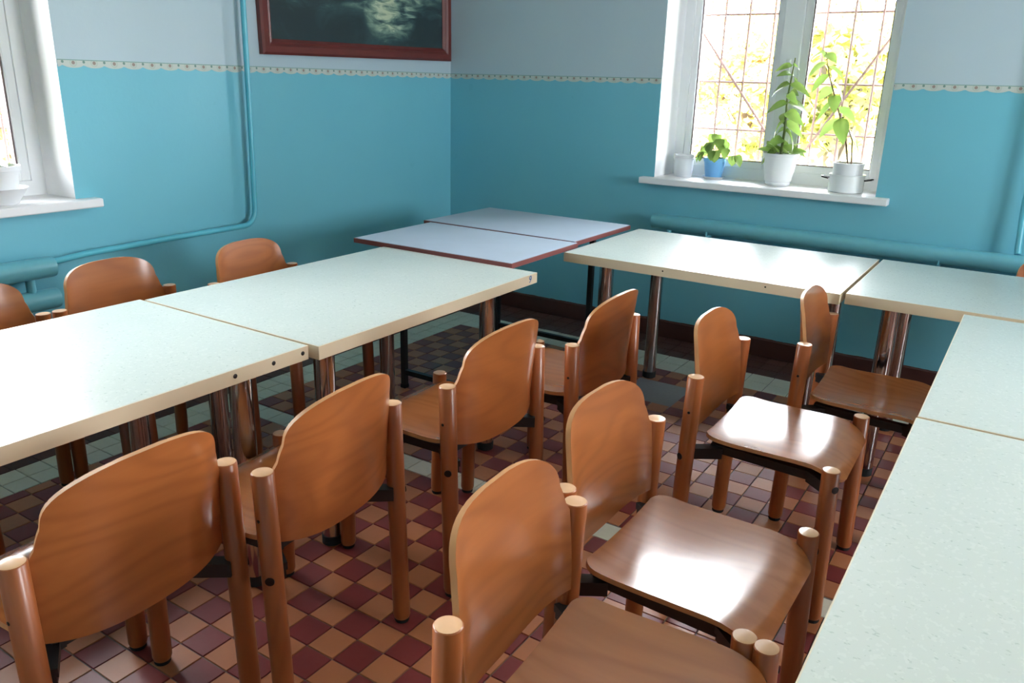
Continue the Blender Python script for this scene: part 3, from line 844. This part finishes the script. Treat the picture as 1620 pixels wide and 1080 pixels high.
# crumpled rag on the floor under the far end of the left row
bm = bmesh.new(); bmesh.ops.create_icosphere(bm, subdivisions=3, radius=1)
rr = random.Random(5)
from mathutils import noise as mn
for v in bm.verts:
    n_ = v.co.normalized(); d = 1+.35*mn.noise(n_*2.1)+.18*mn.noise(n_*5.3)
    v.co = Vector((n_.x*.10*d, n_.y*.13*d, max(-.03, n_.z*.05*d)+.0305))
rag = link('crumpled_rag', mesh_of(bm, True), plain('pale_rag', srgb(206, 196, 178), .9, var=.2, nscale=25), None, (.200, -.50, .0003), (0, 0, .5))
tag(rag, 'pale crumpled rag lying on the floor by the corner behind the table legs', 'rag')

# ------------------------------------------------------------------ the garden outside
ground = tag(link('garden_ground', box_me(-30, 30, TH+.001, 40, -.55, -.45), M_GRASS), kind='structure')
ground2 = tag(link('garden_ground', box_me(-40, -TH-.001, -30, TH, -.55, -.45), M_GRASS), kind='structure')
def tree(label, x, y, r, zc, n, seed, mat, sq=1.0):
    rd = random.Random(seed)
    g = empty('garden_tree', label, 'tree', (x, y, -.45), 0, 'trees outside the windows')
    trunk = [(0, 0, 0), (.04, .02, zc*.4), (-.03, .05, zc*.8), (.02, 0, zc+.3*r)]
    link('trunk', tube_me(trunk, [.10, .08, .06, .03], 8), M_BARK, g)
    for k in range(5):
        a = k*1.26+rd.random(); link('branch', tube_me([(0, .02, zc*.55+.1*k), (.5*r*math.cos(a), .5*r*math.sin(a), zc+.05*k), (.85*r*math.cos(a), .85*r*math.sin(a), zc+.3*r*rd.random())], [.035, .022, .01], 6), M_BARK, g)
    V, Fc = [], []
    cl = [(rd.gauss(0, .45)*r, rd.gauss(0, .45)*r, zc+rd.gauss(0, .42)*r*sq, r*rd.uniform(.18, .36)) for _ in range(26)]
    for i in range(n):
        c = cl[i % len(cl)]
        p = Vector((c[0]+rd.gauss(0, c[3]*.6), c[1]+rd.gauss(0, c[3]*.6), c[2]+rd.gauss(0, c[3]*.5)))
        d = Vector((rd.gauss(0, 1), rd.gauss(0, 1), rd.gauss(-.3, .6))).normalized(); s = d.orthogonal().normalized()
        s = (Matrix.Rotation(rd.random()*6.28, 3, d) @ s)
        L = rd.uniform(.07, .13); w = L*.30; b = len(V)
        V += [p, p+d*L*.5+s*w, p+d*L, p+d*L*.5-s*w]; Fc += [(b, b+1, b+2), (b, b+2, b+3)]
    me = bpy.data.meshes.new('foliage'); me.from_pydata(V, [], Fc)
    o = link('foliage', me, mat, g); o['kind'] = 'stuff'
tree('yellow-leaved tree outside the plant window, left of the mullion', .0, 6.4, 1.25, 1.95, 7000, 1, M_TREELEAF)
tree('yellow-green tree outside the plant window, right of the mullion', 1.72, 3.4, .72, 1.95, 5600, 2, M_TREELEAF2)
tree('low golden bush outside the plant window, below the tall plant', 1.0, 2.2, .36, 1.2, 2200, 3, M_TREELEAF, .6)
tree('pale tree far out behind the plant window', .6, 10.5, 2.0, 2.9, 8000, 4, M_TREELEAF2)
tree('bleached tree outside the glaring left window', -4.6, -.6, 1.2, 1.4, 2600, 5, M_TREELEAF2)

# ------------------------------------------------------------------ lay the floor tiles: those the camera sees largest are single objects
bpy.context.view_layer.update()
dg = bpy.context.evaluated_depsgraph_get()
vis = []
for k, (x, y, sx, sy, kind) in enumerate(tiles):
    seen = 0; area = 0
    if y > -4.3 and x < 4.2:
        for (u, v) in ((0, 0), (.3, .3), (-.3, -.3), (.3, -.3), (-.3, .3)):
            P = Vector((x+u*sx, y+v*sy, 0.0)); d = P-CAM
            dep = d.dot(F)
            if dep < .1: continue
            px = 810+1267.1*d.dot(Rv)/dep; py = 540-1267.1*d.dot(Uv)/dep
            if not (0 <= px <= 1620 and 0 <= py <= 1080): continue
            hit, loc, *_ = S.ray_cast(dg, CAM, d.normalized(), distance=d.length-.004)
            if not hit: seen += 1
        dd = (Vector((x, y, 0))-CAM).length
        area = seen/dd**2
    vis.append((area, k))
vis.sort(reverse=True)
single = {k for a, k in vis[:300] if a > 0}
cache = {}
rd = random.Random(21)
V = {m: ([], []) for m in TMAT}
for k, (x, y, sx, sy, kind) in enumerate(tiles):
    dz = -rd.random()*.0009; tx = rd.gauss(0, .0022); ty = rd.gauss(0, .0022)
    if k in single:
        key = (round(sx, 4), round(sy, 4), kind)
        if key not in cache:
            v, f = tile_geo(sx, sy); me = bpy.data.meshes.new('tile'); me.from_pydata(v, [], f); me.materials.append(TMAT[kind]); cache[key] = me
        o = link('tile', cache[key], None, floor, (x, y, dz)); o.rotation_euler = (tx, ty, 0)
    else:
        v, f = tile_geo(sx, sy); vv, ff = V[kind]; b = len(vv)
        vv += [(x+p[0], y+p[1], p[2]+dz+p[1]*tx-p[0]*ty) for p in v]; ff += [tuple(i+b for i in q) for q in f]
me = bpy.data.meshes.new('tile_field'); av, af, mi = [], [], []
for n_, m_ in enumerate(TMAT):
    vv, ff = V[m_]; b = len(av); av += vv; af += [tuple(i+b for i in q) for q in ff]; mi += [n_]*len(ff)
    me.materials.append(TMAT[m_])
me.from_pydata(av, [], af); me.polygons.foreach_set('material_index', mi)
o = link('tile_field', me, None, floor); o['kind'] = 'stuff'
bm = bmesh.new(); box(bm, PATCH[0]-.03, PATCH[1]+.03, PATCH[2]-.03, PATCH[3]+.03, -.0042, -.0016)
link('cement_patch', mesh_of(bm), M_TGREY, floor)
